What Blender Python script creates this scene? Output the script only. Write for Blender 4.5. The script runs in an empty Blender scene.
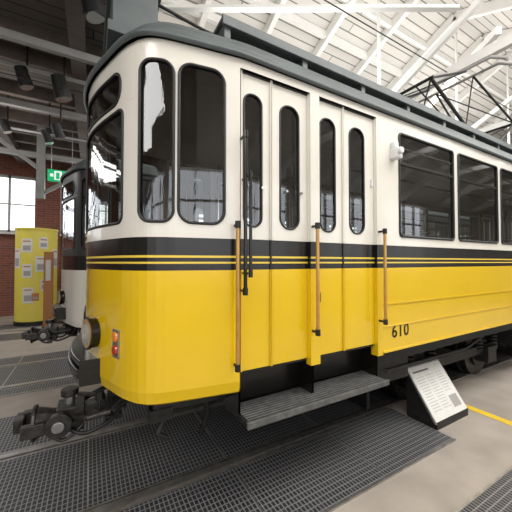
import bpy, math, random
from mathutils import Vector, Matrix
random.seed(4)
scene=bpy.context.scene
try:
    scene.view_settings.view_transform='Standard'
    scene.view_settings.look='None'
    scene.view_settings.exposure=0.0
except Exception: pass

# ---------------------------------------------------------------- materials
def mat(name,col,rough=.5,metal=0,coat=0,noise=0,nscale=6,bump=0,emit=None,estr=0):
    m=bpy.data.materials.new(name); m.use_nodes=True
    nt=m.node_tree; b=nt.nodes['Principled BSDF']
    b.inputs['Base Color'].default_value=(*col,1)
    b.inputs['Roughness'].default_value=rough
    b.inputs['Metallic'].default_value=metal
    b.inputs['Coat Weight'].default_value=coat
    b.inputs['Coat Roughness'].default_value=.05
    if emit:
        b.inputs['Emission Color'].default_value=(*emit,1)
        b.inputs['Emission Strength'].default_value=estr
    if noise or bump:
        tc=nt.nodes.new('ShaderNodeTexCoord'); n=nt.nodes.new('ShaderNodeTexNoise')
        n.inputs['Scale'].default_value=nscale; n.inputs['Detail'].default_value=6
        nt.links.new(tc.outputs['Object'],n.inputs['Vector'])
        if noise:
            r=nt.nodes.new('ShaderNodeValToRGB')
            r.color_ramp.elements[0].position=.3; r.color_ramp.elements[1].position=.7
            r.color_ramp.elements[0].color=(*[c*(1-noise) for c in col],1)
            r.color_ramp.elements[1].color=(*[min(1,c*(1+noise)) for c in col],1)
            nt.links.new(n.outputs['Fac'],r.inputs['Fac']); nt.links.new(r.outputs['Color'],b.inputs['Base Color'])
        if bump:
            bp=nt.nodes.new('ShaderNodeBump'); bp.inputs['Strength'].default_value=bump; bp.inputs['Distance'].default_value=.02
            nt.links.new(n.outputs['Fac'],bp.inputs['Height']); nt.links.new(bp.outputs['Normal'],b.inputs['Normal'])
    return m

YEL=mat('yellow_paint',(.80,.52,.006),.16,0,.8,noise=.03,nscale=2)
GOLD=mat('gold_line',(.80,.58,.07),.3)
CREAM=mat('cream_paint',(.76,.73,.655),.24,0,.6,noise=.03,nscale=2)
BLK=mat('black_paint',(.008,.007,.006),.25,0,.1)
DKROOF=mat('roof_paint',(.085,.10,.10),.5,noise=.2,nscale=4)
RUB=mat('black_rubber',(.012,.012,.012),.5)
IRON=mat('dark_iron',(.03,.029,.028),.5,.5,noise=.3,nscale=20)
GREASE=mat('greasy_steel',(.07,.066,.062),.4,.8,noise=.4,nscale=25,bump=.3)
TREAD=mat('step_tread_metal',(.16,.16,.155),.5,.5,noise=.3,nscale=20)
STEEL=mat('bare_steel',(.42,.42,.42),.32,.9,noise=.1,nscale=30)
RAILM=mat('rail_steel',(.38,.36,.34),.35,.8,noise=.2,nscale=15)
BRASS=mat('brass_handrail',(.56,.31,.08),.28,.35,.4,noise=.12,nscale=12)
WOOD=mat('interior_wood',(.16,.08,.03),.4,0,.2,noise=.3,nscale=8)
INTC=mat('interior_ceiling_paint',(.6,.57,.5),.5)
CHROME=mat('chrome',(.7,.7,.7),.12,1)
LENS=mat('lamp_lens',(.42,.42,.38),.08,.3,1)
REDL=mat('red_lamp_lens',(.45,.03,.01),.15,0,1)
ORL=mat('amber_lamp_lens',(.8,.25,.03),.15,0,1)
WHITEP=mat('white_plastic',(.75,.75,.75),.4)
PAPER=mat('paper',(.70,.69,.65),.6,noise=.05,nscale=30)
INK=mat('ink',(.12,.12,.12),.6)
INKR=mat('poster_ink_orange',(.5,.2,.05),.6)
CYEL=mat('column_yellow',(.76,.65,.10),.45,noise=.04,nscale=3)
GREEN=mat('exit_green',(.0,.42,.15),.4,emit=(0,.5,.18),estr=.5)
SIGNW=mat('exit_white',(.9,.95,.9),.4,emit=(1,1,1),estr=.6)
CONC=mat('concrete_floor',(.37,.325,.28),.5,noise=.18,nscale=2.2,bump=.12)
WHW=mat('white_steelwork',(.80,.79,.76),.5,noise=.04,nscale=3)
GREYW=mat('grey_steelwork',(.36,.35,.34),.5,noise=.1,nscale=3)
DKBEAM=mat('dark_timber',(.13,.105,.09),.7,noise=.25,nscale=5)
YLINE=mat('floor_marking_yellow',(.75,.52,.03),.6,noise=.1,nscale=8)
PLAST=mat('plaster_wall',(.6,.58,.54),.7,noise=.08,nscale=2)

def glassmat(name,tint):
    m=bpy.data.materials.new(name); m.use_nodes=True; nt=m.node_tree
    for n in list(nt.nodes): nt.nodes.remove(n)
    o=nt.nodes.new('ShaderNodeOutputMaterial'); t=nt.nodes.new('ShaderNodeBsdfTransparent')
    g=nt.nodes.new('ShaderNodeBsdfGlossy'); mx=nt.nodes.new('ShaderNodeMixShader'); f=nt.nodes.new('ShaderNodeFresnel')
    f.inputs['IOR'].default_value=1.9
    t.inputs['Color'].default_value=(*tint,1); g.inputs['Roughness'].default_value=.01
    g.inputs['Color'].default_value=(.95,.97,1,1)
    nt.links.new(f.outputs[0],mx.inputs[0]); nt.links.new(t.outputs[0],mx.inputs[1]); nt.links.new(g.outputs[0],mx.inputs[2]); nt.links.new(mx.outputs[0],o.inputs[0])
    return m
GLASS=glassmat('tram_window_glass',(.86,.88,.87))

def swz(nt,a,b,sx=1,sy=1):
    tc=nt.nodes.new('ShaderNodeTexCoord'); s=nt.nodes.new('ShaderNodeSeparateXYZ'); c=nt.nodes.new('ShaderNodeCombineXYZ')
    nt.links.new(tc.outputs['Object'],s.inputs[0]); nt.links.new(s.outputs[a],c.inputs[0]); nt.links.new(s.outputs[b],c.inputs[1]); return c
def brickmat(name,a,b,c1,c2,mort,bw,rh,ms,off=.5,rough=.8,metal=0,bump=.4):
    m=bpy.data.materials.new(name); m.use_nodes=True; nt=m.node_tree; p=nt.nodes['Principled BSDF']
    c=swz(nt,a,b); t=nt.nodes.new('ShaderNodeTexBrick'); t.offset=off; t.inputs['Scale'].default_value=1
    t.inputs['Brick Width'].default_value=bw; t.inputs['Row Height'].default_value=rh; t.inputs['Mortar Size'].default_value=ms
    t.inputs['Mortar Smooth'].default_value=0.0
    t.inputs['Color1'].default_value=(*c1,1); t.inputs['Color2'].default_value=(*c2,1); t.inputs['Mortar'].default_value=(*mort,1)
    nt.links.new(c.outputs[0],t.inputs['Vector']); nt.links.new(t.outputs['Color'],p.inputs['Base Color'])
    p.inputs['Roughness'].default_value=rough; p.inputs['Metallic'].default_value=metal
    if bump:
        bp=nt.nodes.new('ShaderNodeBump'); bp.inputs['Strength'].default_value=bump; bp.inputs['Distance'].default_value=.01
        nt.links.new(t.outputs['Fac'],bp.inputs['Height']); bp.invert = (off==.5); nt.links.new(bp.outputs['Normal'],p.inputs['Normal'])
    return m
BRICK=brickmat('red_brick',0,2,(.24,.07,.045),(.16,.05,.035),(.2,.15,.12),.25,.075,.006)
GRATE=brickmat('steel_grating',0,1,(.022,.022,.024),(.036,.036,.038),(.25,.25,.255),.03,.045,.0038,off=0,rough=.45,metal=.2,bump=0)
PLANK=brickmat('white_ceiling_planks',0,1,(.68,.65,.60),(.60,.575,.54),(.18,.17,.15),6,.2,.012,rough=.7)
DPLANK=brickmat('dark_ceiling_planks',0,1,(.17,.15,.135),(.13,.115,.105),(.03,.03,.03),4,.2,.01,rough=.8)

# ---------------------------------------------------------------- helpers
def link(o,parent=None):
    scene.collection.objects.link(o)
    if parent: o.parent=parent
    return o
def empty(name,loc=(0,0,0)):
    e=bpy.data.objects.new(name,None); e.location=loc; e.empty_display_size=.2; return link(e)
def mesh(name,vs,fs,mats,parent=None,fm=None,smooth=False):
    me=bpy.data.meshes.new(name); me.from_pydata([tuple(v) for v in vs],[],fs)
    if not isinstance(mats,(list,tuple)): mats=[mats]
    for m in mats: me.materials.append(m)
    if fm:
        for p,i in zip(me.polygons,fm): p.material_index=i
    if smooth:
        for p in me.polygons: p.use_smooth=True
    me.update(); return link(bpy.data.objects.new(name,me),parent)
class MB:  # multi-part mesh builder
    def __init__(s): s.v=[];s.f=[];s.m=[];s.mats=[]
    def mi(s,m):
        if m not in s.mats: s.mats.append(m)
        return s.mats.index(m)
    def add(s,vs,fs,m):
        o=len(s.v); s.v+= [tuple(v) for v in vs]; s.f+=[tuple(i+o for i in f) for f in fs]; s.m+=[s.mi(m)]*len(fs)
    def box(s,x0,x1,y0,y1,z0,z1,m,rot=None,c=None):
        vs=[Vector((x,y,z)) for x in(x0,x1) for y in(y0,y1) for z in(z0,z1)]
        if rot is not None: vs=[rot@(v-Vector(c))+Vector(c) for v in vs]
        s.add(vs,[(0,1,3,2),(4,6,7,5),(0,4,5,1),(2,3,7,6),(0,2,6,4),(1,5,7,3)],m)
    def beam(s,p,q,w,h,m):
        p=Vector(p);q=Vector(q);d=(q-p).normalized(); up=Vector((0,0,1)) if abs(d.z)<.95 else Vector((1,0,0))
        a=d.cross(up).normalized()*w/2; b=a.cross(d).normalized()*h/2
        vs=[e+i*a+j*b for e in(p,q) for i in(-1,1) for j in(-1,1)]
        s.add(vs,[(0,1,3,2),(4,6,7,5),(0,4,5,1),(2,3,7,6),(0,2,6,4),(1,5,7,3)],m)
    def cyl(s,p,q,r,m,n=16,r2=None):
        p=Vector(p);q=Vector(q);d=(q-p).normalized(); up=Vector((0,0,1)) if abs(d.z)<.95 else Vector((1,0,0))
        a=d.cross(up).normalized(); b=a.cross(d); r2=r if r2 is None else r2
        vs=[e+(a*math.cos(2*math.pi*i/n)+b*math.sin(2*math.pi*i/n))*rr for e,rr in((p,r),(q,r2)) for i in range(n)]
        fs=[(i,(i+1)%n,n+(i+1)%n,n+i) for i in range(n)]+[tuple(range(n-1,-1,-1)),tuple(range(n,2*n))]
        s.add(vs,fs,m)
    def path(s,pts,r,m,n=10):
        for a,b in zip(pts[:-1],pts[1:]): s.cyl(a,b,r,m,n)
    def obj(s,name,parent=None,bevel=0):
        o=mesh(name,s.v,s.f,s.mats,parent,s.m)
        if bevel:
            b=o.modifiers.new('bevel','BEVEL'); b.width=bevel; b.segments=2; b.limit_method='ANGLE'
        return o
def curve(name,pts,r,m,parent=None,cyclic=False,kind='POLY'):
    cu=bpy.data.curves.new(name,'CURVE'); cu.dimensions='3D'; cu.bevel_depth=r; cu.bevel_resolution=3; cu.use_fill_caps=True
    sp=cu.splines.new('POLY' if kind=='POLY' else 'NURBS'); sp.points.add(len(pts)-1)
    for p,q in zip(sp.points,pts): p.co=(*q,1)
    sp.use_cyclic_u=cyclic
    if kind!='POLY': sp.order_u=3; sp.use_endpoint_u=True
    cu.materials.append(m); return link(bpy.data.objects.new(name,cu),parent)

# ---------------------------------------------------------------- tram body outline
LX=10.98
FP=[(-.03,0),(-.015,-.2),(.03,-.4),(.105,-.62),(.175,-.80),(.255,-.915),(.35,-.965),(.5,-.995),(.66,-1.02),(.82,-1.045),(.95,-1.05)]
def catmull(p,n=12):
    out=[]
    ext=[(p[1][0],-p[1][1])]+p+[(p[-1][0]+.2,p[-1][1])]
    for i in range(1,len(ext)-2):
        a,b,c,d=ext[i-1:i+3]
        for k in range(n):
            t=k/n
            out.append(tuple(.5*((2*b[j])+(-a[j]+c[j])*t+(2*a[j]-5*b[j]+4*c[j]-d[j])*t*t+(-a[j]+3*b[j]-3*c[j]+d[j])*t**3) for j in(0,1)))
    out.append(p[-1]); return out
H=catmull(FP)
OUT=H+[(LX-x,y) for x,y in reversed(H)]
S=[0]
for a,b in zip(OUT[:-1],OUT[1:]): S.append(S[-1]+math.hypot(b[0]-a[0],b[1]-a[1]))
ST=S[-1]
import bisect
def P(s,off=0,sg=1):
    s=min(max(s,0),ST); i=min(max(bisect.bisect_right(S,s)-1,0),len(OUT)-2)
    a,b=OUT[i],OUT[i+1]; t=(s-S[i])/(S[i+1]-S[i])
    def nrm(k):
        k0=max(k-1,0);k1=min(k+1,len(OUT)-1)
        dx=OUT[k1][0]-OUT[k0][0];dy=OUT[k1][1]-OUT[k0][1]
        if k==0: dx,dy=0,-1
        if k==len(OUT)-1: dx,dy=0,1
        l=math.hypot(dx,dy); return (-dy/l,dx/l)
    n0,n1=nrm(i),nrm(i+1); nx=n0[0]*(1-t)+n1[0]*t; ny=n0[1]*(1-t)+n1[1]*t   # inward normal
    return (a[0]+(b[0]-a[0])*t+nx*off,(a[1]+(b[1]-a[1])*t+ny*off)*sg)
def sx(x):
    for i in range(1,len(OUT)):
        if OUT[i][0]>=x and OUT[i][1]<-.6:
            a,b=OUT[i-1],OUT[i]; return S[i-1]+(x-a[0])/(b[0]-a[0])*(S[i]-S[i-1])
def sy(y):
    for i in range(1,len(OUT)):
        if OUT[i][1]<=y:
            a,b=OUT[i-1],OUT[i]; return S[i-1]+(y-a[1])/(b[1]-a[1])*(S[i]-S[i-1])

def grid(mb,s0,s1,rows,m,off=0,sg=1,offs=None):
    n=max(2,int((s1-s0)/.05)) if (s0<1.9 or s1>ST-1.9) else 4
    vs=[]
    for j,z in enumerate(rows):
        o=offs[j] if offs else off
        for i in range(n+1):
            x,y=P(s0+(s1-s0)*i/n,o,sg); vs.append((x,y,z))
    for j in range(len(rows)-1):
        mm=m[j] if isinstance(m,list) else m
        base=j*(n+1)
        mb.add(vs[base:base+2*(n+1)],[(i,i+1,n+2+i,n+1+i) if sg>0 else (i,n+1+i,n+2+i,i+1) for i in range(n)],mm)
def loop(h,k=8,ns=8):
    a0,a1,b0,b1,r=h; pts=[]
    cs=[(a1-r,b1-r,0),(a0+r,b1-r,90),(a0+r,b0+r,180),(a1-r,b0+r,270)]
    for ci,(cx,cz,st) in enumerate(cs):
        for i in range(k+1):
            f=i/k; t=math.radians(st+90*f); pts.append((cx+r*math.cos(t),cz+r*math.sin(t),'c',ci,f))
        nx=cs[(ci+1)%4]; t=math.radians(st+90)
        e=(cx+r*math.cos(t),cz+r*math.sin(t)); g=(nx[0]+r*math.cos(t),nx[1]+r*math.sin(t))
        for i in range(1,ns): pts.append((e[0]+(g[0]-e[0])*i/ns,e[1]+(g[1]-e[1])*i/ns,'s',ci,0))
    return pts
def outer(p,o,h):
    s0,s1,z0,z1=o; a0,a1,b0,b1,r=h; s,z,k,ci,f=p
    if k=='s': return [(s,z1),(s0,z),(s,z0),(s1,z)][ci]
    T=math.tan(math.radians(90*f)) if f<.5 else None
    U=math.tan(math.radians(90*(1-f))) if f>=.5 else None
    if ci==0: return (s1,(b1-r)+(z1-b1+r)*T) if f<.5 else ((a1-r)+(s1-a1+r)*U,z1)
    if ci==1: return ((a0+r)+(s0-a0-r)*T,z1) if f<.5 else (s0,(b1-r)+(z1-b1+r)*U)
    if ci==2: return (s0,(b0+r)+(z0-b0-r)*T) if f<.5 else ((a0+r)+(s0-a0-r)*U,z0)
    return ((a1-r)+(s1-a1+r)*T,z0) if f<.5 else (s1,(b0+r)+(z0-b0-r)*U)
def bay(mb,gl,o,h,m,sg,off=0,parent=None,gk=.009,imat=WOOD,frame=RUB,dep=.03):
    L=loop(h); n=len(L); R=4
    def ring(offv,mm):
        vs=[]
        for j in range(R+1):
            t=j/R
            for p in L:
                q=outer(p,o,h); s=p[0]+(q[0]-p[0])*t; z=p[1]+(q[1]-p[1])*t
                x,y=P(s,offv,sg); vs.append((x,y,z))
        fs=[(j*n+i,j*n+(i+1)%n,(j+1)*n+(i+1)%n,(j+1)*n+i) for j in range(R) for i in range(n)]
        mb.add(vs,fs,mm)
    ring(off,m); ring(off+dep,imat)
    vs=[(*P(p[0],oo,sg),p[1]) for oo in(off,off+dep) for p in L]
    mb.add(vs,[(i,(i+1)%n,n+(i+1)%n,n+i) for i in range(n)],frame)
    cs=(h[0]+h[1])/2; cz=(h[2]+h[3])/2; vs=[]
    for j in range(4):
        t=1-j/4
        for p in L: vs.append((*P(cs+(p[0]-cs)*t,off+.006,sg),cz+(p[1]-cz)*t))
    vs.append((*P(cs,off+.006,sg),cz))
    fs=[(j*n+i,j*n+(i+1)%n,(j+1)*n+(i+1)%n,(j+1)*n+i) for j in range(3) for i in range(n)]+[(3*n+i,3*n+(i+1)%n,4*n) for i in range(n)]
    gl.add(vs,fs,GLASS)
    curve('window_gasket',[(*P(p[0],off-.001,sg),p[1]) for p in L],gk,frame,parent,True)

def build_tram(name,loc,LOW,UP,stripes=True,DOORL=None,roof=DKROOF,FRAME=RUB):
    T=empty(name,loc)
    DOORL=DOORL or LOW
    body=MB(); gl=MB()
    ZT=2.96
    d0=sx(.835); d1=sx(2.20)
    ROWS=[1.60,1.640,1.652,1.676,1.690,1.80]
    BM=[BLK,GOLD,BLK,GOLD,BLK] if stripes else [BLK]*5
    UPZ=1.80
    for sg in (1,-1):
        def both(fn):
            fn(lambda a,b:(a,b)); fn(lambda a,b:(ST-b,ST-a))
        def low(mp):
            a,b=mp(0,d0-.012); grid(body,a,b,[.82,.835,.9,1.1,1.3,1.6]+ROWS[1:],[LOW]*5+BM,sg=sg,offs=[.03,.01,0,0,0,0]+[0]*5)
            grid(body,a,b,[1.795,1.815],UP,off=-.008,sg=sg)
            grid(body,a,b,[.82,1.80],WOOD,off=.045,sg=sg)
        both(low)
        a,b=d1,ST-d1
        grid(body,a,b,[.87,1.08,1.27,1.6]+ROWS[1:],[LOW]*3+BM,sg=sg)
        grid(body,a,b,[.87,1.80],WOOD,off=.045,sg=sg)
        for z,rr,mm in ((1.285,.006,LOW),(1.09,.005,LOW),(1.805,.009,UP),(.875,.008,LOW)):
            x0,y0=P(a,-.002,sg);x1,y1=P(b,-.002,sg); body.beam((x0,y0,z),(x1,y1,z),rr*1.6,rr*2,mm)
        def door(mp):
            edges=[(.84,1.066,.862,.998),(1.072,1.392,1.148,1.312),(1.484,1.750,1.515,1.672),(1.757,2.13,1.832,2.005)]
            for (x0,x1,w0,w1) in edges:
                a,b=mp(sx(x0),sx(x1)); ha,hb=mp(sx(w0),sx(w1)); w=hb-ha
                grid(body,a,b,[.95,1.3,1.6]+ROWS[1:],[DOORL]*2+BM,off=.03,sg=sg)
                grid(body,a,b,[.95,1.80],WOOD,off=.07,sg=sg)
                bay(body,gl,(a,b,UPZ,2.90),(ha,hb,1.885,2.765,w*.46),UP,sg,off=.03,parent=T,gk=.007,frame=FRAME)
                for q in (a,b):
                    x,y=P(q,.022,sg); body.beam((x,y,.95),(x,y,1.6),.012,.01,DOORL); body.beam((x,y,1.8),(x,y,2.9),.012,.01,UP)
            for X in (1.069,1.7535):
                q=mp(sx(X),sx(X))[0]; x,y=P(q,.026,sg); body.beam((x,y,.95),(x,y,2.88),.006,.012,RUB)
            a,b=mp(sx(1.395),sx(1.482)); grid(body,a,b,[.90,1.3,1.6]+ROWS[1:]+[2.9],[LOW]*2+BM+[UP],off=-.004,sg=sg)
            for q in(a,b):
                x0,y0=P(q,-.004,sg);x1,y1=P(q,.05,sg); body.add([(x0,y0,.9),(x1,y1,.9),(x1,y1,1.6),(x0,y0,1.6)],[(0,1,2,3)],LOW); body.add([(x0,y0,1.6),(x1,y1,1.6),(x1,y1,1.8),(x0,y0,1.8)],[(0,1,2,3)],BLK); body.add([(x0,y0,1.8),(x1,y1,1.8),(x1,y1,2.9),(x0,y0,2.9)],[(0,1,2,3)],UP)
            a,b=mp(sx(2.13),d1); grid(body,a,b,[.85,1.3,1.6]+ROWS[1:]+[2.9],[LOW]*2+BM+[UP],sg=sg)
            a,b=mp(sx(.822),d1); grid(body,a,b,[2.90,ZT],UP,sg=sg)
            x0,y0=P(a,.022,sg);x1,y1=P(b,.022,sg); body.beam((x0,y0,2.893),(x1,y1,2.893),.012,.008,RUB)
            for X in (.826,2.13):
                q=mp(sx(X),sx(X))[0]
                x0,y0=P(q,0,sg);x1,y1=P(q,.07,sg)
                body.add([(x0,y0,.85),(x1,y1,.85),(x1,y1,1.6),(x0,y0,1.6)],[(0,1,2,3)],LOW); body.add([(x0,y0,1.6),(x1,y1,1.6),(x1,y1,1.8),(x0,y0,1.8)],[(0,1,2,3)],BLK); body.add([(x0,y0,1.8),(x1,y1,1.8),(x1,y1,2.9),(x0,y0,2.9)],[(0,1,2,3)],UP)
        both(door)
        def fr(mp):
            A=sy(-.035);B=sy(-.775)
            a,b=mp(0,sx(.222)); ha,hb=mp(A,B)
            bay(body,gl,(a,b,UPZ,2.615),(ha,hb,1.89,2.59,.05),UP,sg,parent=T,frame=FRAME)
            ha,hb=mp(A+.05,B-.03)
            bay(body,gl,(a,b,2.615,ZT),(ha,hb,2.64,2.84,.09),UP,sg,parent=T,frame=FRAME)
            a,b=mp(sx(.222),sx(.432)); ha,hb=mp(sx(.240),sx(.418))
            bay(body,gl,(a,b,UPZ,ZT),(ha,hb,1.885,2.835,.07),UP,sg,parent=T,frame=FRAME)
            a,b=mp(sx(.432),d0-.012); ha,hb=mp(sx(.447),sx(.722))
            bay(body,gl,(a,b,UPZ,ZT),(ha,hb,1.885,2.845,.08),UP,sg,parent=T,frame=FRAME)
        both(fr)
        w0=sx(2.44)
        a=d1
        for i in range(6):
            h0=w0+i*1.02; h1=h0+.92
            b=h1+.05 if i<5 else ST-d1
            bay(body,gl,(a,b,UPZ,ZT),(h0,h1,1.885,2.83,.035),UP,sg,parent=T,gk=.012,frame=FRAME)
            a=b
            x0,y0=P(h0,.01,sg);x1,y1=P(h1,.01,sg); body.beam((x0,y0,2.56),(x1,y1,2.56),.03,.028,BLK)
            body.beam((x0,y0,2.70),(x1,y1,2.70),.02,.012,BLK)
    body.obj('body_shell',T)
    gl.obj('window_panes',T)
    RP=[(-.02,2.955),(-.035,2.965),(-.035,2.985),(-.005,3.0),(.0,3.03),(.03,3.08),(.09,3.15),(.18,3.21),(.3,3.26),(.5,3.30),(.75,3.33),(1.02,3.34)]
    ring=[(x,y) for x,y in OUT]+[(x,-y) for x,y in reversed(OUT[1:-1])]; n=len(ring)
    vs=[];fs=[]
    for off,z in RP:
        for x,y in ring: vs.append((LX/2+(x-LX/2)*(1-off/(LX/2)),y*(1-off/1.05),z))
    for j in range(len(RP)-1):
        for i in range(n): fs.append((j*n+i,j*n+(i+1)%n,(j+1)*n+(i+1)%n,(j+1)*n+i))
    fs.append(tuple((len(RP)-1)*n+i for i in range(n)))
    mesh('roof_shell',vs,fs,roof,T,smooth=True)
    m=MB()
    fl=[P(s,.06,1) for s in [ST*i/160 for i in range(161)]]
    poly=[p for p in fl]+[(x,-y) for x,y in reversed(fl[1:-1])]
    nn=len(poly)
    for z,mm in ((.93,WOOD),(2.92,INTC)):
        m.add([(x,y,z) for x,y in poly],[tuple(range(nn))],mm)
    m.obj('interior_floor_and_ceiling',T)
    m=MB()
    for i in range(5):
        x=2.7+i*1.02
        for y0,y1 in((-.92,-.25),(.25,.92)):
            m.box(x,x+.42,y0,y1,1.33,1.38,WOOD); m.box(x,x+.05,y0,y1,.95,1.35,IRON)
            m.box(x+.42,x+.46,y0,y1,1.33,1.92,WOOD); m.cyl((x+.44,y0,1.96),(x+.44,y1,1.96),.015,CHROME,8)
    for x in(2.25,8.72):
        for y0,y1 in((-.95,-.38),(.38,.95)): m.box(x,x+.04,y0,y1,.95,1.9,WOOD); m.box(x,x+.04,y0,y0+.06,1.9,2.9,WOOD); m.box(x,x+.04,y1-.06,y1,1.9,2.9,WOOD)
    for x in (.6,10.3): m.box(x-.15,x+.1,-.55,-.2,.95,1.75,BLK); m.cyl((x,-.38,1.75),(x,-.38,1.82),.11,BRASS,20)
    for y in(-.5,.5): m.cyl((2.3,y,2.65),(8.7,y,2.65),.014,CHROME,8)
    for x in (1.43,9.5):
        for y in(-.8,.8): m.cyl((x,y,.95),(x,y,2.9),.016,CHROME,8)
    for x in (1.3,3.5,5.5,7.5,9.6): m.cyl((x,0,2.92),(x,0,2.86),.09,WHITEP,20,r2=.07)
    m.obj('interior_fittings',T)
    return T

tram=build_tram('tram',(0,0,0),YEL,CREAM)

def tram_running_gear(T,full=True):
    m=MB()
    m.box(.55,10.4,-.72,.72,.66,.93,IRON)
    m.box(2.2,8.78,-.98,.98,.84,.9,IRON)
    m.box(.35,.9,-.78,.78,.70,.86,IRON)
    for sg in(-1,1):
        m.box(2.2,8.78,sg*.93-.03,sg*.93+.03,.74,.9,IRON)
        for x0 in(.84,8.78):
            x1=x0+1.34
            yo=sg*1.10; yi=sg*.84
            m.box(x0,x1,min(yo,yi),max(yo,yi),.635,.66,IRON)
            m.box(x0,x1,min(sg*1.12,sg*1.10),max(sg*1.12,sg*1.10),.625,.668,TREAD)
            m.box(x0,x1,min(sg*.80,sg*.83),max(sg*.80,sg*.83),.62,.95,BLK)
            m.box(x0,x1,min(sg*.83,sg*1.0),max(sg*.83,sg*1.0),.925,.95,BLK)
            for x in(x0-.005,x1-.01,x0+.61):
                for dx in(0,.015): m.add([(x+dx,sg*1.0,.9),(x+dx,sg*.8,.92),(x+dx,sg*.8,.62),(x+dx,sg*1.0,.64)],[(0,1,2,3)],BLK)
            for i in range(9): m.box(x0+.02,x1-.02,sg*(.86+i*.027)-.007,sg*(.86+i*.027)+.007,.66,.666,TREAD)
    for x in(3.35,4.95,6.6,8.2):
        for sg in(-1,1):
            y=sg*.5
            m.cyl((x,y-.05,.335),(x,y+.05,.335),.33,GREASE,36)
            m.cyl((x,y-.07*sg-.0,.335),(x,y+.09*sg,.335),.2,IRON,24)
            m.cyl((x,y-sg*.07,.335),(x,y-sg*.05,.335),.36,IRON,36)
            m.box(x-.12,x+.12,min(y+sg*.09,y+sg*.25),max(y+sg*.09,y+sg*.25),.24,.46,IRON)
            for dx in(-.22,.22):
                for k in range(6): m.cyl((x+dx,y+sg*.17,.42+k*.045),(x+dx,y+sg*.17,.445+k*.045),.055,IRON,12)
        m.cyl((x,-.5,.335),(x,.5,.335),.07,IRON,12)
    for x0 in(3.0,6.25):
        for sg in(-1,1): m.box(x0,x0+2.3,min(sg*.6,sg*.68),max(sg*.6,sg*.68),.36,.47,IRON)
    m.box(5.4,6.15,-.9,-.35,.42,.8,IRON); m.box(2.35,2.85,-.85,-.3,.48,.8,IRON); m.box(2.4,2.8,.3,.85,.45,.8,IRON)
    for sg in(-1,1):
        m.path([(2.25,sg*.8,.7),(2.5,sg*.85,.6),(4.0,sg*.86,.6),(4.4,sg*.86,.7)],.018,IRON)
        m.path([(.75,sg*.6,.7),(.78,sg*.58,.5),(.74,sg*.55,.36)],.022,IRON)
        m.path([(.40,sg*.74,.76),(.42,sg*.76,.64),(.38,sg*.77,.56),(.44,sg*.77,.52)],.018,IRON)
        m.box(.33,.47,sg*.74-.05,sg*.74+.05,.64,.72,IRON)
    m.box(2.5,2.54,-.62,.62,.12,.42,IRON); m.box(2.51,2.54,-.5,-.46,.4,.7,IRON); m.box(2.51,2.54,.46,.5,.4,.7,IRON)
    m.obj('underframe',T,bevel=.004)
tram_running_gear(tram)

def coupler(T,z=.46,dx=0):
    T0=T; T=bpy.data.objects.new('coupler_assembly',None); T.location=(dx,0,0); link(T,T0)
    m=MB()
    m.beam((.6,0,z+.12),(-.18,0,z+.02),.10,.095,GREASE)
    m.box(-.30,-.12,-.10,.10,z-.08,z+.10,GREASE)
    m.cyl((-.22,0,z-.15),(-.22,0,z+.19),.035,STEEL,16)
    m.cyl((-.22,0,z+.16),(-.22,0,z+.21),.06,GREASE,16)
    m.cyl((-.28,-.12,z+.01),(-.28,-.17,z+.01),.085,GREASE,24); m.cyl((-.28,-.17,z+.01),(-.28,-.19,z+.01),.04,STEEL,16)
    m.cyl((-.30,-.02,z+.01),(-.42,-.02,z+.01),.07,GREASE,20,r2=.11)
    m.cyl((-.42,-.02,z+.01),(-.445,-.02,z+.01),.125,GREASE,24)
    m.box(-.52,-.40,.07,.13,z-.05,z+.06,GREASE); m.box(-.56,-.50,-.02,.13,z-.045,z+.05,GREASE)
    m.box(-.50,-.36,-.15,-.105,z-.04,z+.05,GREASE)
    m.path([(-.2,-.10,z+.02),(-.1,-.2,z+.04),(.06,-.26,z+.08),(.16,-.2,z+.12)],.022,GREASE)
    m.path([(-.2,.10,z+.02),(-.1,.2,z+.04),(.06,.26,z+.08),(.16,.2,z+.12)],.022,GREASE)
    m.beam((-.16,-.04,z+.17),(-.02,-.16,z+.18),.035,.025,GREASE); m.cyl((-.02,-.16,z+.14),(-.02,-.16,z+.21),.03,GREASE,12)
    m.cyl((.1,-.05,z+.12),(.1,.05,z+.12),.06,IRON,16)
    m.box(.02,.14,-.12,.12,z-.06,z-.02,IRON)
    for k in range(7): m.cyl((-.02+k*.03,0,z+.04),(-.005+k*.03,0,z+.04),.08,IRON,16)
    m.obj('coupler',T,bevel=.006)
    curve('coupler_cable',[(-.24,-.1,z-.02),(-.16,-.16,z-.10),(.0,-.17,z-.06),(.12,-.2,z+.02),(.2,-.22,z+.26)],.014,RUB,T,kind='N')
    curve('coupler_cable',[(-.3,.08,z-.02),(-.2,.16,z-.11),(.02,.17,z-.1),(.2,.2,z+.26)],.014,RUB,T,kind='N')
    curve('coupler_chain',[(-.35,-.1,z-.03),(-.3,-.14,z-.1),(-.2,-.14,z-.11),(-.12,-.1,z-.03)],.012,GREASE,T,kind='N')
coupler(tram,dx=.09)

def bumper(T,zc=.93):
    m=MB(); n=14
    for z0,z1,dx in((zc-.075,zc-.035,-.13),(zc-.02,zc+.02,-.145),(zc+.035,zc+.075,-.13)):
        vs=[]
        for i in range(n+1):
            y=-.50+1.0*i/n; cv=.08*(y/.5)**2
            vs+=[(dx+cv-.0,y,z0),(dx+cv,y,z1),(.04+cv,y,z1),(.04+cv,y,z0)]
        fs=[]
        for i in range(n):
            for k in range(4): fs.append((4*i+k,4*i+(k+1)%4,4*i+4+(k+1)%4,4*i+4+k))
        fs+=[(0,1,2,3),(4*n,4*n+1,4*n+2,4*n+3)]
        m.add(vs,fs,BLK)
    m.box(-.05,.06,-.46,.46,zc-.07,zc+.07,BLK)
    m.obj('bumper',T,bevel=.008)
bumper(tram)

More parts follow.
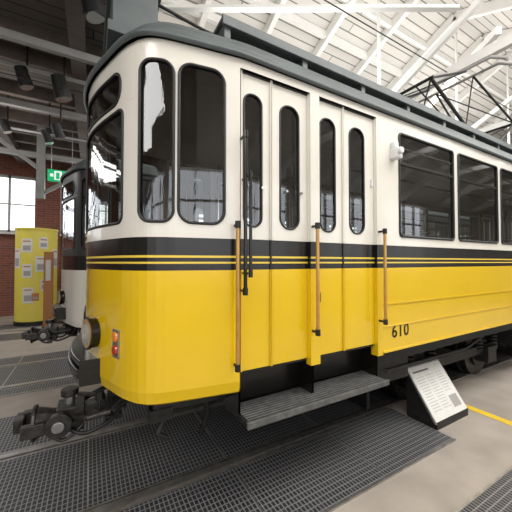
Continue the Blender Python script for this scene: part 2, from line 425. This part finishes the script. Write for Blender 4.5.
def surf_lamp(T,y,z,r,lens,name='headlight'):
    s=sy(-abs(y)); x1,y1=P(s,-.045,1); x2,y2=P(s,-.055,1); xi,yi=P(s,.03,1)
    k=1 if y<0 else -1
    m=MB(); m.cyl((xi,yi*k,z),(x1,y1*k,z),r,BLK,32); m.cyl((x1,y1*k,z),(x2,y2*k,z),r*1.1,BLK,32)
    x3,y3=P(s,-.060,1); m.cyl((x2,y2*k,z),(x3,y3*k,z),r*.95,BRASS,32)
    x4,y4=P(s,-.067,1); m.cyl((x3,y3*k,z),(x4,y4*k,z),r*.80,lens,32,r2=r*.6)
    m.obj(name,T)
for y in(-.41,.41): surf_lamp(tram,y,1.17,.10,LENS)
def tail(T,y,z):
    s=sy(-abs(y)); k=1 if y<0 else -1
    w=.036
    def q(ds,o,zz): a,b=P(s+ds,-o,1); return (a,b*k,zz)
    m=MB()
    vs=[q(-w,-.01,z-.085),q(w,-.01,z-.085),q(w,-.01,z+.085),q(-w,-.01,z+.085),q(-w,.012,z-.085),q(w,.012,z-.085),q(w,.012,z+.085),q(-w,.012,z+.085)]
    m.add(vs,[(0,1,2,3),(4,5,6,7),(0,1,5,4),(1,2,6,5),(2,3,7,6),(3,0,4,7)],STEEL)
    for zz,mm in((z-.04,REDL),(z+.04,ORL)):
        m.cyl(q(0,.01,zz),q(0,.022,zz),.033,mm,24,r2=.026)
    m.obj('tail_lamp',T,bevel=.002)
for y in(-.73,.73): tail(tram,y,1.155)

m=MB()
def rail(x,z0,z1,mm,r=.013,off=.06):
    s=sx(x); X,Y=P(s,-off); Xi,Yi=P(s,.01)
    m.cyl((X,Y,z0),(X,Y,z1),r,mm,14)
    for z in(z0+.02,z1-.02):
        m.cyl((X,Y,z-.022),(X,Y,z+.022),r*1.4,IRON if mm==BRASS else BLK,14); m.cyl((Xi,Yi,z),(X,Y,z),r*.7,IRON if mm==BRASS else BLK,10)
rail(.79,.99,1.90,BRASS); rail(1.41,1.13,1.93,BRASS); rail(2.15,1.13,1.93,BRASS)
rail(.83,1.45,2.46,BLK,.012,.075)
rail(.845,1.56,2.20,BLK,.010,.115)
for x in(8.79,9.54,10.16): rail(x,1.0,1.9,BRASS)
m.obj('handrails',tram)
m=MB()
for x0,x1 in((.08,.46),(10.52,10.9)):
    m.box(x0,x1,-.62,.62,3.16,3.23,DKROOF); m.box(x0+.03,x1-.06,-.58,.58,3.23,3.58,DKROOF); m.box(x0+.0,x1-.03,-.62,.62,3.56,3.60,DKROOF)
for sg in(-1,1):
    m.box(.78,10.2,sg*.74-.1,sg*.74+.1,3.34,3.37,DKROOF)
    m.box(.78,10.2,sg*.85-.012,sg*.85+.012,3.31,3.38,DKROOF)
    for i in range(14): m.box(.8+i*.7,.85+i*.7,sg*.74-.1,sg*.74+.12,3.18,3.34,DKROOF)
for x in(1.8,3.2,7.6,9.0): m.box(x,x+.5,-.3,.3,3.3,3.5,DKROOF)
m.box(.60,.64,-.5,-.44,3.2,3.41,BRASS)
m.obj('roof_equipment',tram,bevel=.004)
curve('roof_cable',[(.4,-.5,3.56),(1.0,-.55,3.42),(2.0,-.5,3.42),(4.0,-.4,3.6)],.012,RUB,tram,kind='N')
m=MB(); cx=5.45
for sg in(-1,1):
    m.beam((4.4,sg*.55,3.5),(6.5,sg*.55,3.5),.05,.06,GREYW)
    for x in(4.45,6.45): m.cyl((x,sg*.55,3.28),(x,sg*.55,3.47),.05,BRASS,12,r2=.035)
    for d in(-1,1):
        m.cyl((cx+d*.35,sg*.5,3.56),(cx+d*1.35,sg*.42,4.22),.024,IRON,8)
        m.cyl((cx+d*1.35,sg*.42,4.22),(cx+d*.12,sg*.3,4.78),.018,IRON,8)
for d in(-1,1):
    m.cyl((cx+d*1.35,-.46,4.22),(cx+d*1.35,.46,4.22),.022,IRON,8)
    m.cyl((cx+d*.35,-.55,3.56),(cx+d*.35,.55,3.56),.035,IRON,10)
    for q in(-1,1):
        m.cyl((cx+d*.35,-.5*q,3.56),(cx+d*1.35,.42*q,4.22),.010,IRON,6)
        m.cyl((cx+d*1.35,-.42*q,4.22),(cx+d*.12,.3*q,4.78),.010,IRON,6)
    m.path([(cx+d*.14,-.85,4.66),(cx+d*.14,-.65,4.80),(cx+d*.14,.65,4.80),(cx+d*.14,.85,4.66)],.022,GREYW)
m.cyl((cx-1.35,-.2,4.22),(cx+.35,-.2,3.6),.012,IRON,6); m.cyl((cx+1.35,.2,4.22),(cx-.35,.2,3.6),.012,IRON,6)
for x in(4.5,6.4): m.beam((x,-.55,3.5),(x,.55,3.5),.05,.05,GREYW)
m.path([(cx-1.0,0,3.55),(cx+.9,0,3.6)],.04,IRON)
m.obj('pantograph',tram)
for y,rz in((-1.0525,0),(1.0525,math.pi)):
    tx=bpy.data.curves.new('fleet_number','FONT'); tx.body='610'; tx.size=.155; tx.extrude=.001; tx.offset=.002; tx.space_character=1.1; tx.materials.append(BLK)
    to=bpy.data.objects.new('fleet_number',tx); to.rotation_euler=(math.pi/2,0,rz); to.location=(2.31 if rz==0 else 2.6,y,.985); link(to,tram)
m=MB(); m.box(2.30,2.38,-1.13,-1.045,2.56,2.66,WHITEP); m.cyl((2.33,-1.13,2.62),(2.33,-1.16,2.62),.03,WHITEP,16); m.box(2.31,2.37,-1.10,-1.05,2.66,2.72,WHITEP)
m.obj('door_mirror_sensor',tram,bevel=.012)
m=MB(); m.box(2.085,2.105,-1.035,-1.01,2.3,2.36,WHITEP); m.box(1.50,1.512,-1.03,-1.01,1.35,1.42,IRON)
for x in(.90,1.0,1.2,1.33): m.cyl((x,-1.025,2.15),(x,-1.035,2.15),.01,CHROME,10)
m.obj('door_hardware',tram)

DKG=mat('dark_window_frame_paint',(.04,.04,.042),.35)
t2=build_tram('tram.001',(-.36,2.75,-.06),CREAM,DKG,stripes=False,roof=DKROOF)
tram_running_gear(t2); coupler(t2,z=.62,dx=.05); bumper(t2,zc=.98)
surf_lamp(t2,-.36,1.2,.1,LENS)

# ---------------------------------------------------------------- floor
mesh('floor',[(-12,-8,0),(20,-8,0),(20,12,0),(-12,12,0)],[(0,1,2,3)],CONC)
def grate(name,x0,x1,y0,y1,step=1.0):
    m=MB(); z=.012
    m.box(x0,x1,y0,y1,.001,z,GRATE)
    x=x0
    while x<x1+.01:
        m.box(x-.006,x+.006,y0,y1,.002,z+.003,RAILM); x+=step
    for y in(y0,y1): m.box(x0,x1,y-.008,y+.008,.002,z+.003,RAILM)
    return m.obj(name)
XA=-10
for n_,(x0,x1,y0,y1) in enumerate([(XA,2.95,-1.235,-.56),(XA,18,-.44,.44),(XA,18,.56,1.30),
        (XA,18,1.95,2.19),(XA,18,2.31,3.19),(XA,18,3.31,3.75),(XA,18,-2.6,-1.66),(XA,18,5.2,5.9),(XA,18,6.5,7.2)]):
    grate('floor_grating' if n_==0 else 'floor_grating.%03d'%n_,x0,x1,y0,y1)
for n_,y in enumerate((-.5,.5,2.25,3.25,6.2)):
    m=MB(); m.box(-11,19,y-.03,y+.03,.001,.022,RAILM); m.box(-11,19,y+.03,y+.058,.001,.006,IRON)
    m.obj('rail' if n_==0 else 'rail.%03d'%n_)
mesh('floor_marking',[(3.70,-1.62,.003),(3.80,-1.62,.003),(3.80,-.9,.003),(3.70,-.9,.003)],[(0,1,2,3)],YLINE)

# ---------------------------------------------------------------- info sign
e=empty('information_board')
m=MB()
a=Vector((2.97,-1.06,.07)); b=Vector((3.56,-1.06,.07)); up=Vector((0,.30,.43))
nrm=Vector((1,0,0)).cross(up).normalized()
def pt(u,v,w): return a+(b-a)*u+up*v+nrm*w
def slab(u0,u1,v0,v1,w0,w1,mm):
    vs=[pt(u,v,w) for u in(u0,u1) for v in(v0,v1) for w in(w0,w1)]
    m.add(vs,[(0,1,3,2),(4,6,7,5),(0,4,5,1),(2,3,7,6),(0,2,6,4),(1,5,7,3)],mm)
INKL=mat('printed_text_grey',(.36,.36,.36),.6)
slab(-.02,1.02,-.03,1.03,-.02,0,STEEL); slab(.0,1,.0,1,0,.003,PAPER)
slab(.08,.55,.88,.91,.003,.0045,INK)
for c0,c1 in((.08,.34),(.38,.64),(.68,.92)):
    for i in range(13 if c0<.6 else 8):
        v=.78-i*.052; slab(c0,c1-random.random()*.06,v,v+.010,.003,.004,INKL)
slab(.68,.92,.1,.32,.003,.004,mat('photo_print',(.35,.34,.32),.5))
for u in(.02,.98):
    p=pt(u,0,-.02); q=pt(u,1,-.02)
    for dx in(0,.01): m.add([(p.x+dx,p.y+.02,.0),(p.x+dx,q.y+.0,.0),(p.x+dx,q.y,q.z),(p.x+dx,p.y,p.z)],[(0,1,2,3)],IRON)
m.box(2.97,3.56,-1.07,-.76,0,.02,IRON)
m.box(2.97,3.56,-1.07,-1.05,.02,.07,IRON)
m.obj('board_and_stand',e)

# ---------------------------------------------------------------- advertising column
e=empty('advertising_column',(-1.27,7.1,0))
CR=.46
m=MB(); m.cyl((0,0,0),(0,0,.12),CR+.01,IRON,40); m.obj('plinth',e)
n=64
mesh('drum',[(CR*math.cos(2*math.pi*i/n),CR*math.sin(2*math.pi*i/n),z) for z in(.12,2.5) for i in range(n)],[(i,(i+1)%n,n+(i+1)%n,n+i) for i in range(n)],CYEL,e,smooth=True)
m=MB(); m.cyl((0,0,2.49),(0,0,2.54),CR+.02,CYEL,64); m.obj('cap_ring',e)
m=MB()
def poster(ang,z0,z1,w,mm,r=CR+.004):
    n=6; vs=[]
    for i in range(n+1):
        t=math.radians(ang)+(-w/2+w*i/n)/CR
        vs+=[(r*math.cos(t),r*math.sin(t),z0),(r*math.cos(t),r*math.sin(t),z1)]
    m.add(vs,[(2*i,2*i+2,2*i+3,2*i+1) for i in range(n)],mm)
for (an,z0,z1,w,mm) in((-110,1.9,2.25,.25,PAPER),(-65,2.0,2.3,.2,PAPER),(-108,1.25,1.6,.22,PAPER),(-70,1.4,1.8,.26,PAPER),(-60,.9,1.2,.2,PAPER),(-105,.6,1.0,.24,PAPER),(-85,.65,.85,.15,INKR),(-145,1.5,2.0,.25,PAPER),(-20,1.5,2.0,.25,PAPER)):
    poster(an,z0,z1,w,mm); poster(an,z0+.05,z0+(z1-z0)*.5,w*.7,INKL,CR+.006); poster(an,z1-.08,z1-.05,w*.7,INKR,CR+.006)
m.obj('posters',e)

# ---------------------------------------------------------------- walls
WY=8.8
m=MB()
wins=[(-7.5,-4.9),(-4.2,-1.54),(-.88,1.78),(2.44,5.1),(5.76,8.42),(9.1,11.7),(12.4,15.0)]
m.box(-12,20,WY,WY+.3,0,2.56,BRICK); m.box(-12,20,WY,WY+.3,4.34,5.6,BRICK)
xs=[-12]+[v for w in wins for v in w]+[20]
for i in range(0,len(xs),2): m.box(xs[i],xs[i+1],WY-.15,WY+.3,0,5.2,BRICK)
m.obj('wall_back')
fr_=mat('window_frame_white',(.4,.4,.39),.5)
for k,(a0,a1) in enumerate(wins):
    m=MB()
    m.box(a0,a1,WY+.05,WY+.12,2.56,2.64,fr_); m.box(a0,a1,WY+.05,WY+.12,4.26,4.34,fr_)
    for i in range(5):
        x=a0+(a1-a0)*i/4; m.box(x-.03,x+.03,WY+.05,WY+.12,2.56,4.34,fr_)
    m.box(a0,a1,WY+.06,WY+.1,3.43,3.47,fr_)
    m.box(a0-.0,a1,WY-.18,WY+.05,2.5,2.56,PLAST)
    m.obj('window_%d'%(k+1))
m=MB(); FY=-7.5
fw=[(-9,-6),(-5,-2),(-1,2),(3,6),(7,10),(11,14)]
m.box(-12,20,FY-.3,FY,0,1.4,PLAST); m.box(-12,20,FY-.3,FY,4.3,5.6,PLAST)
xs=[-12]+[v for w in fw for v in w]+[20]
for i in range(0,len(xs),2): m.box(xs[i],xs[i+1],FY-.3,FY,1.4,4.3,PLAST)
for a0,a1 in fw:
    for i in range(5): x=a0+(a1-a0)*i/4; m.box(x-.03,x+.03,FY-.2,FY-.1,1.4,4.3,fr_)
    for z in(1.4,2.4,3.4): m.box(a0,a1,FY-.2,FY-.1,z-.02,z+.04,fr_)
m.obj('wall_front')
m=MB(); m.box(-12.3,-12,-7.8,9.1,0,5.6,PLAST); m.obj('wall_left')
m=MB(); m.box(20,20.3,-7.8,9.1,0,9.5,PLAST); m.obj('wall_right')

# ---------------------------------------------------------------- ceilings
LBX=.55
m=MB(); m.box(-12,LBX,-7.5,WY,5.1,5.2,DPLANK); m.obj('ceiling')
m=MB()
for y in(1.4,2.6,3.2,4.4,5.0,5.7,6.4,7.1,7.8,8.5): m.box(-12,LBX,y-.06,y+.06,4.86,5.1,DKBEAM)
for x in(-6,-3.6,-1.9,-.2): m.box(x-.1,x+.1,-7.5,WY,4.74,4.94,DKBEAM)
m.obj('ceiling_beams_timber')
m=MB()
m.box(-12,.6,2.0,2.08,4.5,4.60,GREYW); m.box(-12,.6,4.0,4.1,4.5,4.6,GREYW); m.box(-12,.6,6.0,6.12,4.2,4.3,GREYW)
m.box(-1.16,-1.0,5.95,6.15,3.2,5.1,GREYW)
m.beam((-1.08,6.05,3.3),(.4,6.05,4.4),.08,.08,GREYW); m.beam((-1.08,6.05,3.9),(-2.4,6.05,4.9),.08,.08,GREYW)
m.cyl((-12,3.0,4.7),(.5,3.0,4.7),.035,GREYW,10); m.cyl((-12,4.9,4.4),(.5,4.9,4.4),.03,STEEL,10)
m.obj('ceiling_steelwork')
RY=1.4; ZR=8.5; ZE=5.2
def zr(y): return ZR-abs(y-RY)*.45
m=MB()
for y0,y1 in((-7.5,RY),(RY,WY)):
    m.add([(LBX,y0,zr(y0)),(20,y0,zr(y0)),(20,y1,zr(y1)),(LBX,y1,zr(y1))],[(0,1,2,3)],PLANK)
m.add([(LBX,-7.5,5.1),(LBX,WY,5.1),(LBX,WY,zr(WY)),(LBX,RY,ZR),(LBX,-7.5,zr(-7.5))],[(0,1,2,3,4)],PLANK)
m.obj('ceiling_gable')
m=MB()
for x in(2.2,3.8,5.4,7.0,8.6,10.2,11.8,15.0,18.2):
    m.beam((x,-7.5,zr(-7.5)-.15),(x,RY,ZR-.15),.12,.24,WHW); m.beam((x,RY,ZR-.15),(x,WY,zr(WY)-.15),.12,.24,WHW)
    if x in(5.4,8.6,11.8,15.0,18.2):
        m.beam((x,-7.5,4.95),(x,WY,4.95),.10,.16,WHW)
        m.beam((x,RY,4.95),(x,RY,ZR),.05,.05,WHW)
        for d in(-1,1):
            m.beam((x,RY,4.95),(x,RY+d*3.6,zr(RY+3.6)-.2),.08,.1,WHW); m.beam((x,RY+d*3.6,4.95),(x,RY+d*3.6,zr(RY+3.6)),.06,.08,WHW)
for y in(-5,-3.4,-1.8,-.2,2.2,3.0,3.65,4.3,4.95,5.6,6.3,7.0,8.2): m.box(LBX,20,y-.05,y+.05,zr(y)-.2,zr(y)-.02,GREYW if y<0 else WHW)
m.box(LBX,20,4.4,4.55,4.9,5.1,WHW)
m.beam((.87,2.0,5.66),(5.0,-.35,5.66),.09,.05,WHW)
m.beam((6.0,-.5,5.6),(9.5,3.5,6.2),.1,.12,WHW)
m.cyl((LBX,3.4,5.9),(19.9,3.4,5.9),.05,GREYW,12); m.cyl((LBX,3.55,5.8),(19.9,3.55,5.8),.03,IRON,10)  # service pipes along the hall, kept in the truss mesh
m.obj('roof_trusses_and_pipes')
for k,(x,y,z,r) in enumerate(((-.75,4.4,4.05,.085),(-1.5,4.9,4.3,.085),(-.39,2.7,4.2,.12),(-.5,3.6,3.9,.085),(.02,1.0,4.42,.12),(-.9,3.0,4.4,.1))):
    m=MB(); m.cyl((x,y,z+.1),(x,y,5.1),.014,RUB,8); m.cyl((x,y,z),(x-.08,y-.05,z+r*2.6),r,RUB,24,r2=r*.8); m.cyl((x,y,z),(x+.005,y,z-.012),r*.85,LENS,24)
    m.box(x-.06,x-.02,y-r*1.2,y+r*1.2,z+.08,z+.14,RUB)
    m.obj('spotlight' if k==0 else 'spotlight.%03d'%k)
m=MB(); X,Y=-.60,5.35
m.box(X-.27,X+.27,Y-.04,Y+.04,3.5,3.76,GREEN); m.box(X-.14,X+.0,Y-.045,Y-.04,3.53,3.73,SIGNW); m.box(X-.22,X-.16,Y-.045,Y-.04,3.6,3.66,SIGNW)
m.box(X+.06,X+.2,Y-.045,Y-.04,3.61,3.65,SIGNW); m.box(X-.11,X-.04,Y-.048,Y-.045,3.55,3.70,GREEN)
for d in(-.2,.2): m.cyl((X+d,Y,3.76),(X+d,Y,4.86),.008,STEEL,6)
m.obj('exit_sign')
curve('contact_wire',[(.5,0,4.95),(19.9,0,4.95)],.008,RUB); curve('contact_wire.001',[(-11.9,2.75,4.4),(LBX,2.75,4.4)],.008,RUB)
m=MB(); m.box(-.98,-.80,5.9,6.1,0,1.9,mat('orange_cabinet',(.42,.17,.05),.5)); m.box(-1.0,-.78,5.88,6.12,0,.1,IRON); m.box(-.94,-.84,5.895,5.9,1.2,1.7,PAPER); m.obj('orange_cabinet')

# ---------------------------------------------------------------- lights
def area(name,loc,rot,sx_,sy_,en,col=(1,1,1)):
    l=bpy.data.lights.new(name,'AREA'); l.shape='RECTANGLE'; l.size=sx_; l.size_y=sy_; l.energy=en; l.color=col
    o=bpy.data.objects.new(name,l); o.location=loc; o.rotation_euler=rot; link(o)
ta=math.atan(.45)
area('overhead_fill',(6,-3.2,zr(-3.2)-.35),(ta,0,0),12,2.2,660,(1,.975,.94))  # overhead daylight added as area lights; the gable has no skylight opening
area('overhead_fill.001',(7,4.6,zr(4.6)-.4),(-ta,0,0),12,1.4,300,(1,.975,.94))
area('overhead_fill.002',(-3.5,-3.5,4.7),(0,0,0),5,3,300,(1,.97,.93))  # added fill lights below the closed low ceiling
area('overhead_fill.003',(-4.5,6,4.6),(0,0,0),4,2,130,(1,.97,.93))
area('ceiling_fill',(8,1.4,5.0),(math.pi,0,0),12,.6,280,(1,.975,.94))  # added upward light to brighten the gable planks, no fixture here
area('ceiling_fill.001',(-3.5,4.6,3.9),(math.pi,0,0),5,.3,34,(1,.95,.9))  # added upward light to lift the low timber ceiling, no fixture here
w=bpy.data.worlds.new('world'); scene.world=w; w.use_nodes=True
bg=w.node_tree.nodes['Background']; bg.inputs[0].default_value=(.95,.97,1,1); bg.inputs[1].default_value=2.5

# ---------------------------------------------------------------- camera
c=bpy.data.cameras.new('camera'); c.sensor_width=36; c.lens=36*291/512; c.clip_start=.02
co=bpy.data.objects.new('camera',c); co.location=(0,-2.7,1.65); co.rotation_euler=(math.radians(91.2),0,math.radians(-29.6)); link(co)
scene.camera=co
